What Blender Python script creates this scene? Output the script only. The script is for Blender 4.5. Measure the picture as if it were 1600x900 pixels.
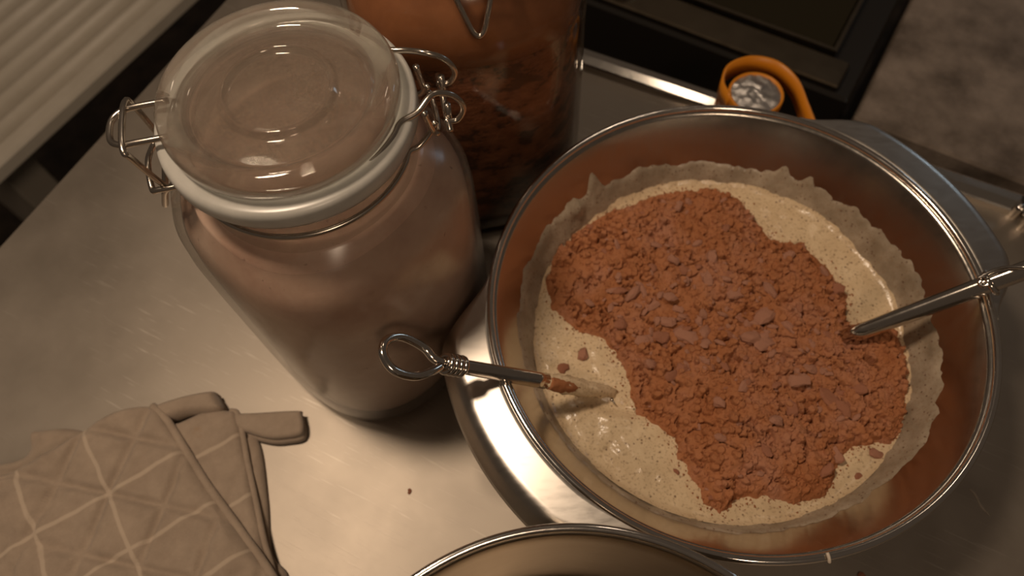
import bpy, bmesh, math, random
import numpy as np
from mathutils import Vector, Matrix

for o in list(bpy.data.objects):
    bpy.data.objects.remove(o, do_unlink=True)
S = bpy.context.scene
COL = S.collection

# ---------------------------------------------------------------- camera
CAM_H = 0.48
FPX = 1150.0
FWD = Vector((0, 0.4545, -0.8908)).normalized()
RIGHT = Vector((0.9971, -0.0683, -0.0349)).normalized()
UP = RIGHT.cross(FWD).normalized()
cd = bpy.data.cameras.new('camera')
cam = bpy.data.objects.new('camera', cd)
COL.objects.link(cam)
cd.sensor_width = 36.0
cd.lens = FPX / 1600.0 * 36.0
cd.clip_start = 0.01
cd.dof.use_dof = True
cd.dof.focus_distance = 0.345
cd.dof.aperture_fstop = 8.0
m3 = Matrix((RIGHT, UP, -FWD)).transposed()
cam.matrix_world = Matrix.Translation((0, 0, CAM_H)) @ m3.to_4x4()
S.camera = cam

# ---------------------------------------------------------------- world, lights, exposure
w = bpy.data.worlds.new('world')
S.world = w
w.use_nodes = True
w.node_tree.nodes['Background'].inputs[0].default_value = (1.0, 0.74, 0.54, 1)
w.node_tree.nodes['Background'].inputs[1].default_value = 0.055


def area(name, loc, target, size, power, color):
    ld = bpy.data.lights.new(name, 'AREA')
    ld.shape = 'DISK'
    ld.size = size
    ld.energy = power
    ld.color = color
    o = bpy.data.objects.new(name, ld)
    COL.objects.link(o)
    o.location = loc
    d = Vector(target) - Vector(loc)
    o.rotation_euler = d.to_track_quat('-Z', 'Y').to_euler()
    return o


area('hood_lamp', (-0.30, 0.28, 0.98), (0.0, 0.15, 0.0), 0.13, 4.6, (1.0, 0.77, 0.56))
area('ceiling_lamp', (0.44, 1.35, 1.70), (0.1, 0.2, 0.0), 0.16, 0.95, (1.0, 0.78, 0.58))
area('front_fill', (0.25, -0.95, 1.45), (0.0, 0.2, 0.1), 0.30, 4.0, (1.0, 0.74, 0.52))  # added fill light behind the camera, brightens the jar fronts
area('window_light', (1.57, 1.33, 0.64), (0.2, 0.25, 0.1), 0.22, 0.5, (0.62, 0.82, 1.0))

S.view_settings.view_transform = 'Standard'
S.view_settings.look = 'None'
S.view_settings.gamma = 1.0
S.view_settings.use_curve_mapping = False
S.view_settings.exposure = 0.0

# ---------------------------------------------------------------- helpers
rng = np.random.default_rng(7)
random.seed(7)


def vnoise(x, y, seed=0):
    x = np.asarray(x, float); y = np.asarray(y, float)
    xi = np.floor(x).astype(np.int64); yi = np.floor(y).astype(np.int64)
    xf = x - xi; yf = y - yi

    def h(a, b):
        n = (a * 374761393 + b * 668265263 + seed * 982451653) & 0x7fffffff
        n = ((n ^ (n >> 13)) * 1274126177) & 0x7fffffff
        n = (n ^ (n >> 16)) & 0xffff
        return n / 65535.0
    u = xf * xf * (3 - 2 * xf); v = yf * yf * (3 - 2 * yf)
    return (h(xi, yi) * (1 - u) + h(xi + 1, yi) * u) * (1 - v) + (h(xi, yi + 1) * (1 - u) + h(xi + 1, yi + 1) * u) * v


def fbm(x, y, seed=0, octv=4):
    s = 0.0; a = 0.5; f = 1.0
    for k in range(octv):
        s = s + a * (vnoise(np.asarray(x) * f, np.asarray(y) * f, seed + k * 17) - 0.5)
        a *= 0.5; f *= 2.03
    return s


def link(name, verts, faces, mat, parent=None, smooth=True, loc=None):
    me = bpy.data.meshes.new(name)
    me.from_pydata([tuple(map(float, v)) for v in verts], [], [tuple(map(int, f)) for f in faces])
    bm = bmesh.new(); bm.from_mesh(me)
    bmesh.ops.recalc_face_normals(bm, faces=bm.faces)
    bm.to_mesh(me); bm.free()
    if smooth:
        me.polygons.foreach_set('use_smooth', [True] * len(me.polygons))
    me.update()
    if mat is not None:
        me.materials.append(mat)
    o = bpy.data.objects.new(name, me)
    COL.objects.link(o)
    if parent is not None:
        o.parent = parent
    if loc is not None:
        o.location = loc
    return o


def tag(o, label=None, cat=None, group=None, kind=None):
    if label: o['label'] = label
    if cat: o['category'] = cat
    if group: o['group'] = group
    if kind: o['kind'] = kind
    return o


def empty(name, loc, rz=0.0):
    o = bpy.data.objects.new(name, None)
    o.empty_display_size = 0.02
    COL.objects.link(o)
    o.location = loc
    o.rotation_euler = (0, 0, rz)
    return o


def merge(*parts):
    V = []; Fc = []
    for v, f in parts:
        n = len(V)
        V += [tuple(p) for p in v]
        Fc += [tuple(i + n for i in q) for q in f]
    return V, Fc


def lathe(profile, n=96, closed=False, rad=None):
    """profile: list of (r, z); rad(theta, r, z) -> r"""
    V = []; Fc = []
    m = len(profile)
    for (r, z) in profile:
        for k in range(n):
            t = 2 * math.pi * k / n
            rr = rad(t, r, z) if rad else r
            V.append((rr * math.cos(t), rr * math.sin(t), z))
    for i in range(m if closed else m - 1):
        j = (i + 1) % m
        for k in range(n):
            l = (k + 1) % n
            Fc.append((i * n + k, i * n + l, j * n + l, j * n + k))
    return V, Fc


def smooth_path(pts, sub=6, closed=False):
    P = [Vector(p) for p in pts]
    n = len(P); out = []
    rngi = range(n if closed else n - 1)
    for i in rngi:
        p1 = P[i]; p2 = P[(i + 1) % n]
        p0 = P[(i - 1) % n] if (closed or i > 0) else p1 + (p1 - p2)
        p3 = P[(i + 2) % n] if (closed or i + 2 < n) else p2 + (p2 - p1)
        for k in range(sub):
            t = k / sub
            out.append(0.5 * ((2 * p1) + (p2 - p0) * t + (2 * p0 - 5 * p1 + 4 * p2 - p3) * t * t + (3 * p1 - p0 - 3 * p2 + p3) * t ** 3))
    if not closed:
        out.append(P[-1].copy())
    return out


def tube(path, r, n=10, closed=False, radii=None, flat=1.0):
    P = [Vector(p) for p in path]
    m = len(P)
    V = []; Fc = []
    T = []
    for i in range(m):
        a = P[(i - 1) % m] if (closed or i > 0) else P[i]
        b = P[(i + 1) % m] if (closed or i < m - 1) else P[i]
        T.append((b - a).normalized())
    nrm = T[0].orthogonal().normalized()
    for i in range(m):
        nrm = (nrm - T[i] * nrm.dot(T[i])).normalized()
        bn = T[i].cross(nrm)
        rr = radii[i] if radii else r
        for k in range(n):
            a = 2 * math.pi * k / n
            V.append(P[i] + nrm * (rr * math.cos(a)) + bn * (rr * flat * math.sin(a)))
    for i in range(m if closed else m - 1):
        j = (i + 1) % m
        off = 0
        if closed and j == 0:
            best = min(range(n), key=lambda s: (V[j * n + s] - V[i * n]).length)
            off = best
        for k in range(n):
            l = (k + 1) % n
            Fc.append((i * n + k, i * n + l, j * n + (l + off) % n, j * n + (k + off) % n))
    if not closed:
        Fc.append(tuple(range(n - 1, -1, -1)))
        Fc.append(tuple((m - 1) * n + k for k in range(n)))
    return V, Fc


def box(x0, x1, y0, y1, z0, z1, bev=0.0):
    b = min(bev, (x1 - x0) / 3, (y1 - y0) / 3, (z1 - z0) / 3)
    if b <= 0:
        V = [(x, y, z) for z in (z0, z1) for (x, y) in ((x0, y0), (x1, y0), (x1, y1), (x0, y1))]
        return V, [(3, 2, 1, 0), (4, 5, 6, 7), (0, 1, 5, 4), (1, 2, 6, 5), (2, 3, 7, 6), (3, 0, 4, 7)]
    V = []; Fc = []
    rings = []
    for z, ins in ((z0, b), (z0 + b, 0), (z1 - b, 0), (z1, b)):
        ring = []
        for (cx, cy, a0) in ((x1 - b, y1 - b, 0), (x0 + b, y1 - b, 90), (x0 + b, y0 + b, 180), (x1 - b, y0 + b, 270)):
            for k in range(4):
                a = math.radians(a0 + 30 * k)
                rr = b - ins * 0.7
                ring.append((cx + rr * math.cos(a), cy + rr * math.sin(a), z))
        rings.append(ring)
    n = 16
    for r in rings: V += r
    for i in range(3):
        for k in range(n):
            l = (k + 1) % n
            Fc.append((i * n + k, i * n + l, (i + 1) * n + l, (i + 1) * n + k))
    Fc.append(tuple(range(n - 1, -1, -1))); Fc.append(tuple(3 * n + k for k in range(n)))
    return V, Fc


# ---------------------------------------------------------------- materials
def rgb(c): return (c[0], c[1], c[2], 1.0)


class NT:
    def __init__(s, name):
        s.m = bpy.data.materials.new(name); s.m.use_nodes = True
        s.t = s.m.node_tree; s.b = s.t.nodes['Principled BSDF']; s.out = s.t.nodes['Material Output']
        s.tc = s.t.nodes.new('ShaderNodeTexCoord')

    def n(s, ty, **kw):
        o = s.t.nodes.new(ty)
        for k, v in kw.items(): setattr(o, k, v)
        return o

    def l(s, a, b): s.t.links.new(a, b)

    def mapping(s, scale=(1, 1, 1), rot=(0, 0, 0)):
        mp = s.n('ShaderNodeMapping'); mp.inputs['Scale'].default_value = scale; mp.inputs['Rotation'].default_value = rot
        s.l(s.tc.outputs['Object'], mp.inputs['Vector']); return mp.outputs[0]

    def noise(s, scale, detail=4, rough=0.6, vec=None):
        o = s.n('ShaderNodeTexNoise'); o.inputs['Scale'].default_value = scale; o.inputs['Detail'].default_value = detail
        o.inputs['Roughness'].default_value = rough
        s.l(vec if vec is not None else s.tc.outputs['Object'], o.inputs['Vector']); return o.outputs[0]

    def ramp(s, fac, stops):
        r = s.n('ShaderNodeValToRGB'); s.l(fac, r.inputs[0])
        e = r.color_ramp.elements
        while len(e) < len(stops): e.new(0.5)
        for k, (p, c) in enumerate(stops): e[k].position = p; e[k].color = rgb(c)
        return r.outputs[0]

    def val(s, fac, lo, hi, a, b):
        r = s.n('ShaderNodeMapRange'); s.l(fac, r.inputs[0])
        for i, v in enumerate((lo, hi, a, b)): r.inputs[i + 1].default_value = v
        return r.outputs[0]

    def mix(s, fac, a, b):
        r = s.n('ShaderNodeMix'); r.data_type = 'RGBA'
        if isinstance(fac, float): r.inputs[0].default_value = fac
        else: s.l(fac, r.inputs[0])
        for sock, v in ((r.inputs[6], a), (r.inputs[7], b)):
            if isinstance(v, tuple): sock.default_value = rgb(v)
            else: s.l(v, sock)
        return r.outputs[2]

    def bump(s, h, strength, dist):
        b = s.n('ShaderNodeBump'); b.inputs['Strength'].default_value = strength; b.inputs['Distance'].default_value = dist
        s.l(h, b.inputs['Height'])
        s.l(b.outputs[0], s.b.inputs['Normal']); return b.outputs[0]

    def set(s, **kw):
        for k, v in kw.items():
            i = s.b.inputs[k.replace('_', ' ')]
            if isinstance(v, (int, float)): i.default_value = v
            elif isinstance(v, tuple): i.default_value = rgb(v)
            else: s.l(v, i)
        return s.m


def steel(name, col, rough, var=0.06, scale=(60, 60, 60), bump=0.0):
    t = NT(name)
    nz = t.noise(1.0, 5, 0.65, t.mapping(scale))
    t.set(Base_Color=col, Metallic=1.0, Roughness=t.val(nz, 0.25, 0.75, max(0.02, rough - var), rough + var))
    if bump: t.bump(nz, bump, 0.0005)
    return t.m


def plain(name, col, rough, col2=None, scale=80, bump=None, spec=0.5):
    t = NT(name)
    t.b.inputs['Specular IOR Level'].default_value = spec
    if col2:
        nz = t.noise(scale, 5, 0.65)
        t.set(Base_Color=t.ramp(nz, [(0.35, col), (0.65, col2)]), Roughness=rough)
    else:
        t.set(Base_Color=col, Roughness=rough)
    if bump:
        t.bump(t.noise(bump[0], 6, 0.7), bump[1], bump[2])
    return t.m


# counter steel: scratched and brushed
t = NT('counter_steel')
n1 = t.noise(1.0, 3, 0.6, t.mapping((14, 520, 30), (0, 0, 0.55)))
n2 = t.noise(1.0, 3, 0.6, t.mapping((22, 700, 30), (0, 0, -0.75)))
n3 = t.noise(9.0, 5, 0.6)
n4 = t.noise(1.0, 2, 0.5, t.mapping((30, 900, 30), (0, 0, 1.35)))
scr = t.n('ShaderNodeMath', operation='MAXIMUM')
t.l(t.val(n1, 0.64, 0.70, 0, 1), scr.inputs[0]); t.l(t.val(n2, 0.66, 0.72, 0, 1), scr.inputs[1])
scr2 = t.n('ShaderNodeMath', operation='MAXIMUM')
t.l(scr.outputs[0], scr2.inputs[0]); t.l(t.val(n4, 0.66, 0.72, 0, 1), scr2.inputs[1])
cb_ = t.ramp(n3, [(0.3, (0.34, 0.295, 0.245)), (0.7, (0.41, 0.36, 0.305))])
patch = t.n('ShaderNodeMath', operation='MULTIPLY'); t.l(scr2.outputs[0], patch.inputs[0]); t.l(t.val(t.noise(7.0, 3, 0.5), 0.45, 0.68, 0.03, 0.48), patch.inputs[1])
t.set(Base_Color=t.mix(patch.outputs[0], cb_, (0.80, 0.73, 0.64)), Metallic=0.95,
      Roughness=t.val(n3, 0.3, 0.7, 0.46, 0.56))
bm_ = t.n('ShaderNodeMath', operation='ADD'); t.l(scr2.outputs[0], bm_.inputs[0])
t.l(t.val(t.noise(1.0, 4, 0.6, t.mapping((120, 260, 60), (0, 0, 0.4))), 0, 1, 0, 0.5), bm_.inputs[1])
t.bump(bm_.outputs[0], 0.08, 0.0005)
M_COUNTER = t.m

M_BOWL = steel('bowl_steel', (0.50, 0.46, 0.41), 0.22, 0.05, (200, 200, 30))
M_RIM = steel('rim_steel', (0.74, 0.70, 0.65), 0.13, 0.04)
M_HANDLE = steel('handle_steel', (0.58, 0.54, 0.49), 0.33, 0.06, (90, 300, 90))
M_CHROME = steel('chrome_wire', (0.66, 0.61, 0.55), 0.12, 0.03)
M_WIRE = steel('clip_wire', (0.60, 0.54, 0.47), 0.22, 0.05)
M_POT = steel('pot_steel', (0.30, 0.25, 0.19), 0.34, 0.04, (20, 20, 20))
M_LIP = steel('counter_lip_steel', (0.72, 0.68, 0.62), 0.16, 0.04)


def thin_glass(name, tint, rough, dust=None, dust_amt=0.0, dscale=40, refr=0.0):
    t = NT(name)
    lw = t.n('ShaderNodeLayerWeight'); lw.inputs[0].default_value = 0.5
    pw_ = t.n('ShaderNodeMath', operation='POWER'); t.l(lw.outputs['Facing'], pw_.inputs[0]); pw_.inputs[1].default_value = 4.0
    fr = t.n('ShaderNodeMath', operation='MULTIPLY_ADD'); t.l(pw_.outputs[0], fr.inputs[0]); fr.inputs[1].default_value = 0.80; fr.inputs[2].default_value = 0.035
    tr = t.n('ShaderNodeBsdfTransparent'); tr.inputs[0].default_value = rgb(tint)
    gl = t.n('ShaderNodeBsdfGlossy'); gl.inputs['Roughness'].default_value = rough
    base = tr.outputs[0]
    if refr > 0:
        g = t.n('ShaderNodeBsdfGlass'); g.inputs['Color'].default_value = rgb(tint); g.inputs['Roughness'].default_value = 0.02
        mx0 = t.n('ShaderNodeMixShader'); mx0.inputs[0].default_value = refr
        t.l(tr.outputs[0], mx0.inputs[1]); t.l(g.outputs[0], mx0.inputs[2]); base = mx0.outputs[0]
    if dust:
        nz = t.noise(dscale, 6, 0.7)
        df = t.n('ShaderNodeBsdfDiffuse'); df.inputs[0].default_value = rgb(dust)
        mx1 = t.n('ShaderNodeMixShader')
        t.l(t.val(nz, 0.3, 0.75, dust_amt * 0.4, dust_amt), mx1.inputs[0])
        t.l(base, mx1.inputs[1]); t.l(df.outputs[0], mx1.inputs[2]); base = mx1.outputs[0]
    mx = t.n('ShaderNodeMixShader')
    t.l(fr.outputs[0], mx.inputs[0]); t.l(base, mx.inputs[1]); t.l(gl.outputs[0], mx.inputs[2])
    t.l(mx.outputs[0], t.out.inputs[0])
    t.t.nodes.remove(t.b)
    return t.m


M_JARGLASS = thin_glass('jar_glass', (0.97, 0.97, 0.95), 0.20, (0.55, 0.44, 0.37), 0.14, 35)
M_LIDGLASS = thin_glass('lid_glass', (0.97, 0.98, 0.96), 0.05, (0.36, 0.27, 0.21), 0.30, 60, refr=0.5)
t = NT('dust_film')
tr_ = t.n('ShaderNodeBsdfTransparent'); mx_ = t.n('ShaderNodeMixShader'); df_ = t.n('ShaderNodeBsdfDiffuse')
t.l(t.ramp(t.noise(45, 5, 0.7), [(0.35, (0.20, 0.125, 0.09)), (0.65, (0.40, 0.31, 0.25))]), df_.inputs[0])
mm_ = t.n('ShaderNodeMath', operation='MULTIPLY_ADD')
t.l(t.val(t.noise(500, 3, 0.6), 0.4, 0.65, 0.0, 0.6), mm_.inputs[0]); t.l(t.val(t.noise(38, 5, 0.65), 0.42, 0.62, 0.0, 1.0), mm_.inputs[1]); mm_.inputs[2].default_value = 0.16
t.l(mm_.outputs[0], mx_.inputs[0]); t.l(tr_.outputs[0], mx_.inputs[1]); t.l(df_.outputs[0], mx_.inputs[2]); t.l(mx_.outputs[0], t.out.inputs[0])
M_FILM = t.m
M_DARKJAR = thin_glass('cocoa_jar_glass', (0.95, 0.92, 0.88), 0.10, (0.32, 0.14, 0.06), 0.10, 40)
M_GASKET = plain('gasket_rubber', (0.42, 0.41, 0.375), 0.28, (0.49, 0.475, 0.44), 60)

# pale powder behind the front jar's glass
t = NT('pale_pink_powder')
nz = t.noise(16, 6, 0.62)
c = t.ramp(nz, [(0.34, (0.40, 0.22, 0.16)), (0.52, (0.54, 0.35, 0.265)), (0.70, (0.64, 0.47, 0.385))])
sp = t.noise(260, 3, 0.5)
c = t.mix(t.val(sp, 0.68, 0.76, 0, 0.6), c, (0.16, 0.07, 0.045))
t.set(Base_Color=c, Roughness=0.9)
t.bump(t.noise(140, 5, 0.7), 0.25, 0.001)
M_PALE = t.m
# cocoa seen through the back jar
t = NT('cocoa_in_jar')
nz = t.noise(1.0, 6, 0.68, t.mapping((55, 55, 95)))
c = t.ramp(nz, [(0.43, (0.018, 0.007, 0.004)), (0.49, (0.15, 0.055, 0.026)), (0.66, (0.27, 0.11, 0.055))])
t.set(Base_Color=c, Roughness=0.95)
t.bump(nz, 0.9, 0.006)
M_COCOAJAR = t.m
M_COCOADUST = plain('cocoa_dust_coat', (0.22, 0.085, 0.034), 0.7, (0.33, 0.14, 0.06), 22, (60, 0.2, 0.002))
# loose cocoa powder
t = NT('cocoa_powder')
nz = t.noise(38, 6, 0.65)
c = t.ramp(nz, [(0.33, (0.345, 0.130, 0.052)), (0.5, (0.39, 0.162, 0.074)), (0.68, (0.41, 0.190, 0.112))])
t.set(Base_Color=c, Roughness=0.95)
t.b.inputs['Specular IOR Level'].default_value = 0.15
t.bump(t.noise(700, 5, 0.75), 0.55, 0.0012)
M_COCOA = t.m
M_CLUMP = plain('cocoa_clump', (0.37, 0.175, 0.112), 0.95, (0.43, 0.22, 0.15), 120, (900, 0.5, 0.0008), 0.15)
M_CLUMPDARK = plain('cocoa_clump_dark', (0.32, 0.135, 0.08), 0.95, (0.37, 0.165, 0.10), 120, (900, 0.5, 0.0008), 0.15)


def batter_mat(name, ca, cb, rough, speck):
    t = NT(name)
    nz = t.noise(45, 5, 0.6)
    c = t.ramp(nz, [(0.35, ca), (0.65, cb)])
    vo = t.n('ShaderNodeTexVoronoi'); vo.inputs['Scale'].default_value = 420
    t.l(t.tc.outputs['Object'], vo.inputs['Vector'])
    pick = t.n('ShaderNodeSeparateColor'); t.l(vo.outputs['Color'], pick.inputs[0])
    near = t.val(vo.outputs['Distance'], 0.18, 0.34, 1, 0)
    some = t.val(pick.outputs[0], 1 - speck, 1 - speck + 0.03, 0, 1)
    mu = t.n('ShaderNodeMath', operation='MULTIPLY'); t.l(near, mu.inputs[0]); t.l(some, mu.inputs[1])
    mu2 = t.n('ShaderNodeMath', operation='MULTIPLY'); t.l(mu.outputs[0], mu2.inputs[0]); mu2.inputs[1].default_value = 0.75
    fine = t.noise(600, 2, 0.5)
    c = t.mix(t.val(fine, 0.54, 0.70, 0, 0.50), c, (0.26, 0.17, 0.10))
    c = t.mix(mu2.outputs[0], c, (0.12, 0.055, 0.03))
    t.set(Base_Color=c, Roughness=rough)
    t.bump(t.noise(150, 4, 0.6), 0.35, 0.0016)
    return t.m


M_BATTER = batter_mat('batter', (0.62, 0.47, 0.295), (0.70, 0.55, 0.36), 0.22, 0.22)
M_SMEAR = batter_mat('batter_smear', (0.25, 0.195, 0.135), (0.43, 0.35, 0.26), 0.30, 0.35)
M_DRIP = plain('dried_batter', (0.55, 0.47, 0.38), 0.4)


def cloth_mat(name, lines):
    t = NT(name)
    nz = t.noise(70, 6, 0.7)
    c = t.ramp(nz, [(0.3, (0.30, 0.235, 0.18)), (0.7, (0.385, 0.305, 0.235))])
    wv = t.noise(900, 2, 0.5)
    if lines:
        sx = t.n('ShaderNodeSeparateXYZ')
        wob = t.noise(22, 2, 0.5)
        t.l(t.tc.outputs['Object'], sx.inputs[0])
        prev = None
        for ax, sp_, off in ((0, 0.0465, lines[0]), (1, 0.0398, lines[1])):
            a = t.n('ShaderNodeMath', operation='ADD'); t.l(sx.outputs[ax], a.inputs[0]); a.inputs[1].default_value = off + 10 * sp_ - 0.004
            a2 = t.n('ShaderNodeMath', operation='MULTIPLY_ADD'); t.l(wob, a2.inputs[0]); a2.inputs[1].default_value = 0.008; t.l(a.outputs[0], a2.inputs[2])
            p = t.n('ShaderNodeMath', operation='PINGPONG'); t.l(a2.outputs[0], p.inputs[0]); p.inputs[1].default_value = sp_ / 2
            v = t.val(p.outputs[0], 0.0008, 0.0017, 0.60, 0)
            lim = t.val(sx.outputs[ax], 0.028, 0.030, 1, 0)
            vm = t.n('ShaderNodeMath', operation='MULTIPLY'); t.l(v, vm.inputs[0]); t.l(lim, vm.inputs[1]); v = vm.outputs[0]
            if prev is None: prev = v
            else:
                mxm = t.n('ShaderNodeMath', operation='MAXIMUM'); t.l(prev, mxm.inputs[0]); t.l(v, mxm.inputs[1]); prev = mxm.outputs[0]
        c = t.mix(prev, c, (0.55, 0.45, 0.35))
        st = t.noise(28, 4, 0.6)
        c = t.mix(t.val(st, 0.70, 0.80, 0, 0.6), c, (0.32, 0.17, 0.06))
    t.set(Base_Color=c, Roughness=0.95)
    t.b.inputs['Specular IOR Level'].default_value = 0.1
    t.b.inputs['Sheen Weight'].default_value = 0.25
    t.bump(wv, 0.35, 0.0006)
    return t.m


M_CLOTH = cloth_mat('quilted_cloth', (0.0, 0.0))
M_CLOTHIN = cloth_mat('inner_check_cloth', (0.010, 0.006))
M_CLOTHPLAIN = cloth_mat('plain_cloth', None)
M_ORANGE = plain('orange_plastic', (0.62, 0.22, 0.012), 0.38)
M_FOIL = steel('crumpled_foil', (0.78, 0.74, 0.70), 0.32, 0.08, (120, 120, 120), 0.4)
M_WHITE = plain('white_enamel', (0.58, 0.53, 0.45), 0.45, (0.53, 0.48, 0.40), 25)
M_BLACK = plain('black_enamel', (0.012, 0.010, 0.008), 0.35)
M_DGLASS = plain('dark_oven_glass', (0.018, 0.014, 0.006), 0.10)
M_OVENTRIM = steel('oven_trim', (0.13, 0.105, 0.075), 0.42, 0.06)
M_STONE = plain('mottled_stone', (0.10, 0.075, 0.055), 0.6, (0.26, 0.21, 0.17), 16, (60, 0.35, 0.003))
M_FLOOR = plain('dark_floor', (0.02, 0.014, 0.009), 0.7, (0.075, 0.052, 0.034), 14, (40, 0.3, 0.003))
M_LEG = plain('painted_steel_leg', (0.05, 0.04, 0.03), 0.5)

# ---------------------------------------------------------------- setting: floor
fo = link('floor', *box(-3, 3, -2.5, 4, -0.92, -0.90), M_FLOOR, smooth=False)
tag(fo, 'dark mottled stone floor below the counter', kind='structure')

# ---------------------------------------------------------------- counter
A30 = math.atan2(-0.505, 0.863)
CORNER = (-0.209, 0.633, 0.0)
ct = empty('steel_counter', CORNER, A30)
tag(ct, 'scratched brushed stainless steel counter carrying the jars and the bowls', 'counter')
link('worktop', *box(0, 1.35, -1.35, -0.004, -0.035, 0.0, 0.003), M_COUNTER, ct, smooth=False)
prof = [(-0.0150, 0.0), (-0.0140, 0.0045), (-0.0128, 0.0058), (-0.0050, 0.0068), (0.002, 0.0062), (0.0058, 0.003), (0.0065, -0.003), (0.006, -0.034), (-0.004, -0.034)]
V = []; Fc = []
for x in (0.0, 1.35):
    V += [(x, y, z) for (y, z) in prof]
n = len(prof)
for k in range(n):
    l = (k + 1) % n
    Fc.append((k, l, n + l, n + k))
Fc += [tuple(range(n - 1, -1, -1)), tuple(range(n, 2 * n))]
link('back_lip', V, Fc, M_LIP, ct, smooth=False)
# black clamp with bright bolts gripping the lip at the right
cl = link('lip_clamp', *box(0.694, 0.728, -0.016, 0.018, 0.0, 0.020, 0.004), M_BLACK, ct)
for (x, y) in ((0.689, -0.012), (0.697, -0.021)):
    v, f = lathe([(0.0001, 0.012), (0.003, 0.0115), (0.0045, 0.009), (0.0045, 0.0)], 20)
    link('bolt', [(p[0] + x, p[1] + y, p[2]) for p in v], f, M_CHROME, cl)
# pale dried splash on the bare steel at the lower right
V = []; Fc = []
for k in range(15):
    q = k / 14
    wd_ = 0.0011 * math.sin(math.pi * min(1, 0.06 + 0.9 * q)) + 0.0008 * float(fbm(q * 9, 2.0, 61, 2))
    for sd_, zz_ in ((-1, 0.00005), (0, 0.0004), (1, 0.00005)):
        V.append((0.6997 + 0.0138 * q + 0.0010 * math.sin(q * 7), -0.2324 - 0.0116 * q + sd_ * max(0.0003, wd_), zz_))
for k in range(14):
    for j in range(2):
        Fc.append((k * 3 + j, k * 3 + j + 1, (k + 1) * 3 + j + 1, (k + 1) * 3 + j))
link('dried_splash', V, Fc, plain('splash', (0.30, 0.25, 0.20), 0.6), ct)
for (x, y) in ((0.04, -0.06), (1.30, -0.06), (0.04, -1.30), (1.30, -1.30)):
    link('leg', *box(x - 0.02, x + 0.02, y - 0.02, y + 0.02, -0.90, -0.034, 0.003), M_LEG, ct, smooth=False)

# ---------------------------------------------------------------- radiator beside the counter (top-left)
RA = math.radians(55)
rd = empty('ribbed_radiator', (-0.5009 * 1.215, 0.4834 * 1.215, -0.90), RA)
tag(rd, 'white enamelled ribbed panel on the floor beside the counter', 'radiator')
ZT = 0.90 - 0.225
link('panel', *box(-0.12, 0.90, 0.012, 0.42, ZT - 0.034, ZT - 0.022, 0.003), M_WHITE, rd, smooth=False)
link('edge_flange', *box(-0.12, 0.90, -0.004, 0.022, ZT - 0.024, ZT, 0.004), M_WHITE, rd, smooth=False)
for k in range(9):
    y0 = 0.042 + 0.034 * k
    pts = []
    for x in (-0.12, 0.90):
        for j in range(9):
            a = math.pi * j / 8
            pts.append((x, y0 + 0.0125 * math.cos(a), ZT - 0.023 + 0.027 * math.sin(a)))
    f = [(j, j + 1, 9 + j + 1, 9 + j) for j in range(8)] + [(0, 9, 17, 8)] + [tuple(range(9)), tuple(range(17, 8, -1))]
    link('rib', pts, f, M_WHITE, rd)
for x in (0.0, 0.78):
    link('foot', *box(x, x + 0.05, 0.1, 0.32, 0.0, ZT - 0.029, 0.004), M_WHITE, rd, smooth=False)
link('side_bracket', *box(-0.165, -0.115, -0.004, 0.25, ZT - 0.10, ZT - 0.03, 0.006), M_BLACK, rd, smooth=False)

# ---------------------------------------------------------------- oven and stone worktop behind the counter
BA = math.radians(55.5) - math.pi / 2
ov = empty('oven', (0.2980, 0.4640, -0.90), BA)
tag(ov, 'black oven with a dark framed glass panel behind the counter', 'oven')
OT = 0.90 - 0.05
link('body', *box(-0.62, 0.035, 0.0, 0.55, 0.0, OT - 0.012, 0.004), M_BLACK, ov, smooth=False)
gp = link('glass_panel', *box(-0.60, 0.0, 0.045, 0.50, OT - 0.012, OT - 0.004, 0.003), M_DGLASS, ov, smooth=False)
link('panel_trim', *merge(box(-0.604, 0.004, 0.041, 0.045, OT - 0.012, OT - 0.001), box(0.0, 0.004, 0.045, 0.50, OT - 0.012, OT - 0.001)), M_OVENTRIM, gp, smooth=False)
link('front_strip', *box(-0.61, 0.02, 0.003, 0.037, OT - 0.012, OT - 0.004, 0.002), M_OVENTRIM, ov, smooth=False)
v, f = lathe([(0.0001, 0.026), (0.008, 0.025), (0.013, 0.018), (0.014, 0.010), (0.009, 0.003), (0.008, 0.0)], 28)
link('knob', [(p[0] - 0.215, p[1] + 0.022, p[2] + OT - 0.005) for p in v], f, M_CHROME, ov)

sl = empty('stone_worktop', (0.3166, 0.4295, -0.90), BA)
tag(sl, 'mottled grey-brown stone worktop behind the counter at the right', 'worktop')
SZ = 0.90 - 0.06
link('slab', *box(0.010, 0.95, 0.0, 0.85, SZ - 0.035, SZ, 0.003), M_STONE, sl, smooth=False)
link('base_cabinet', *box(0.03, 0.93, 0.03, 0.83, 0.0, SZ - 0.034, 0.003), M_BLACK, sl, smooth=False)


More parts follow.
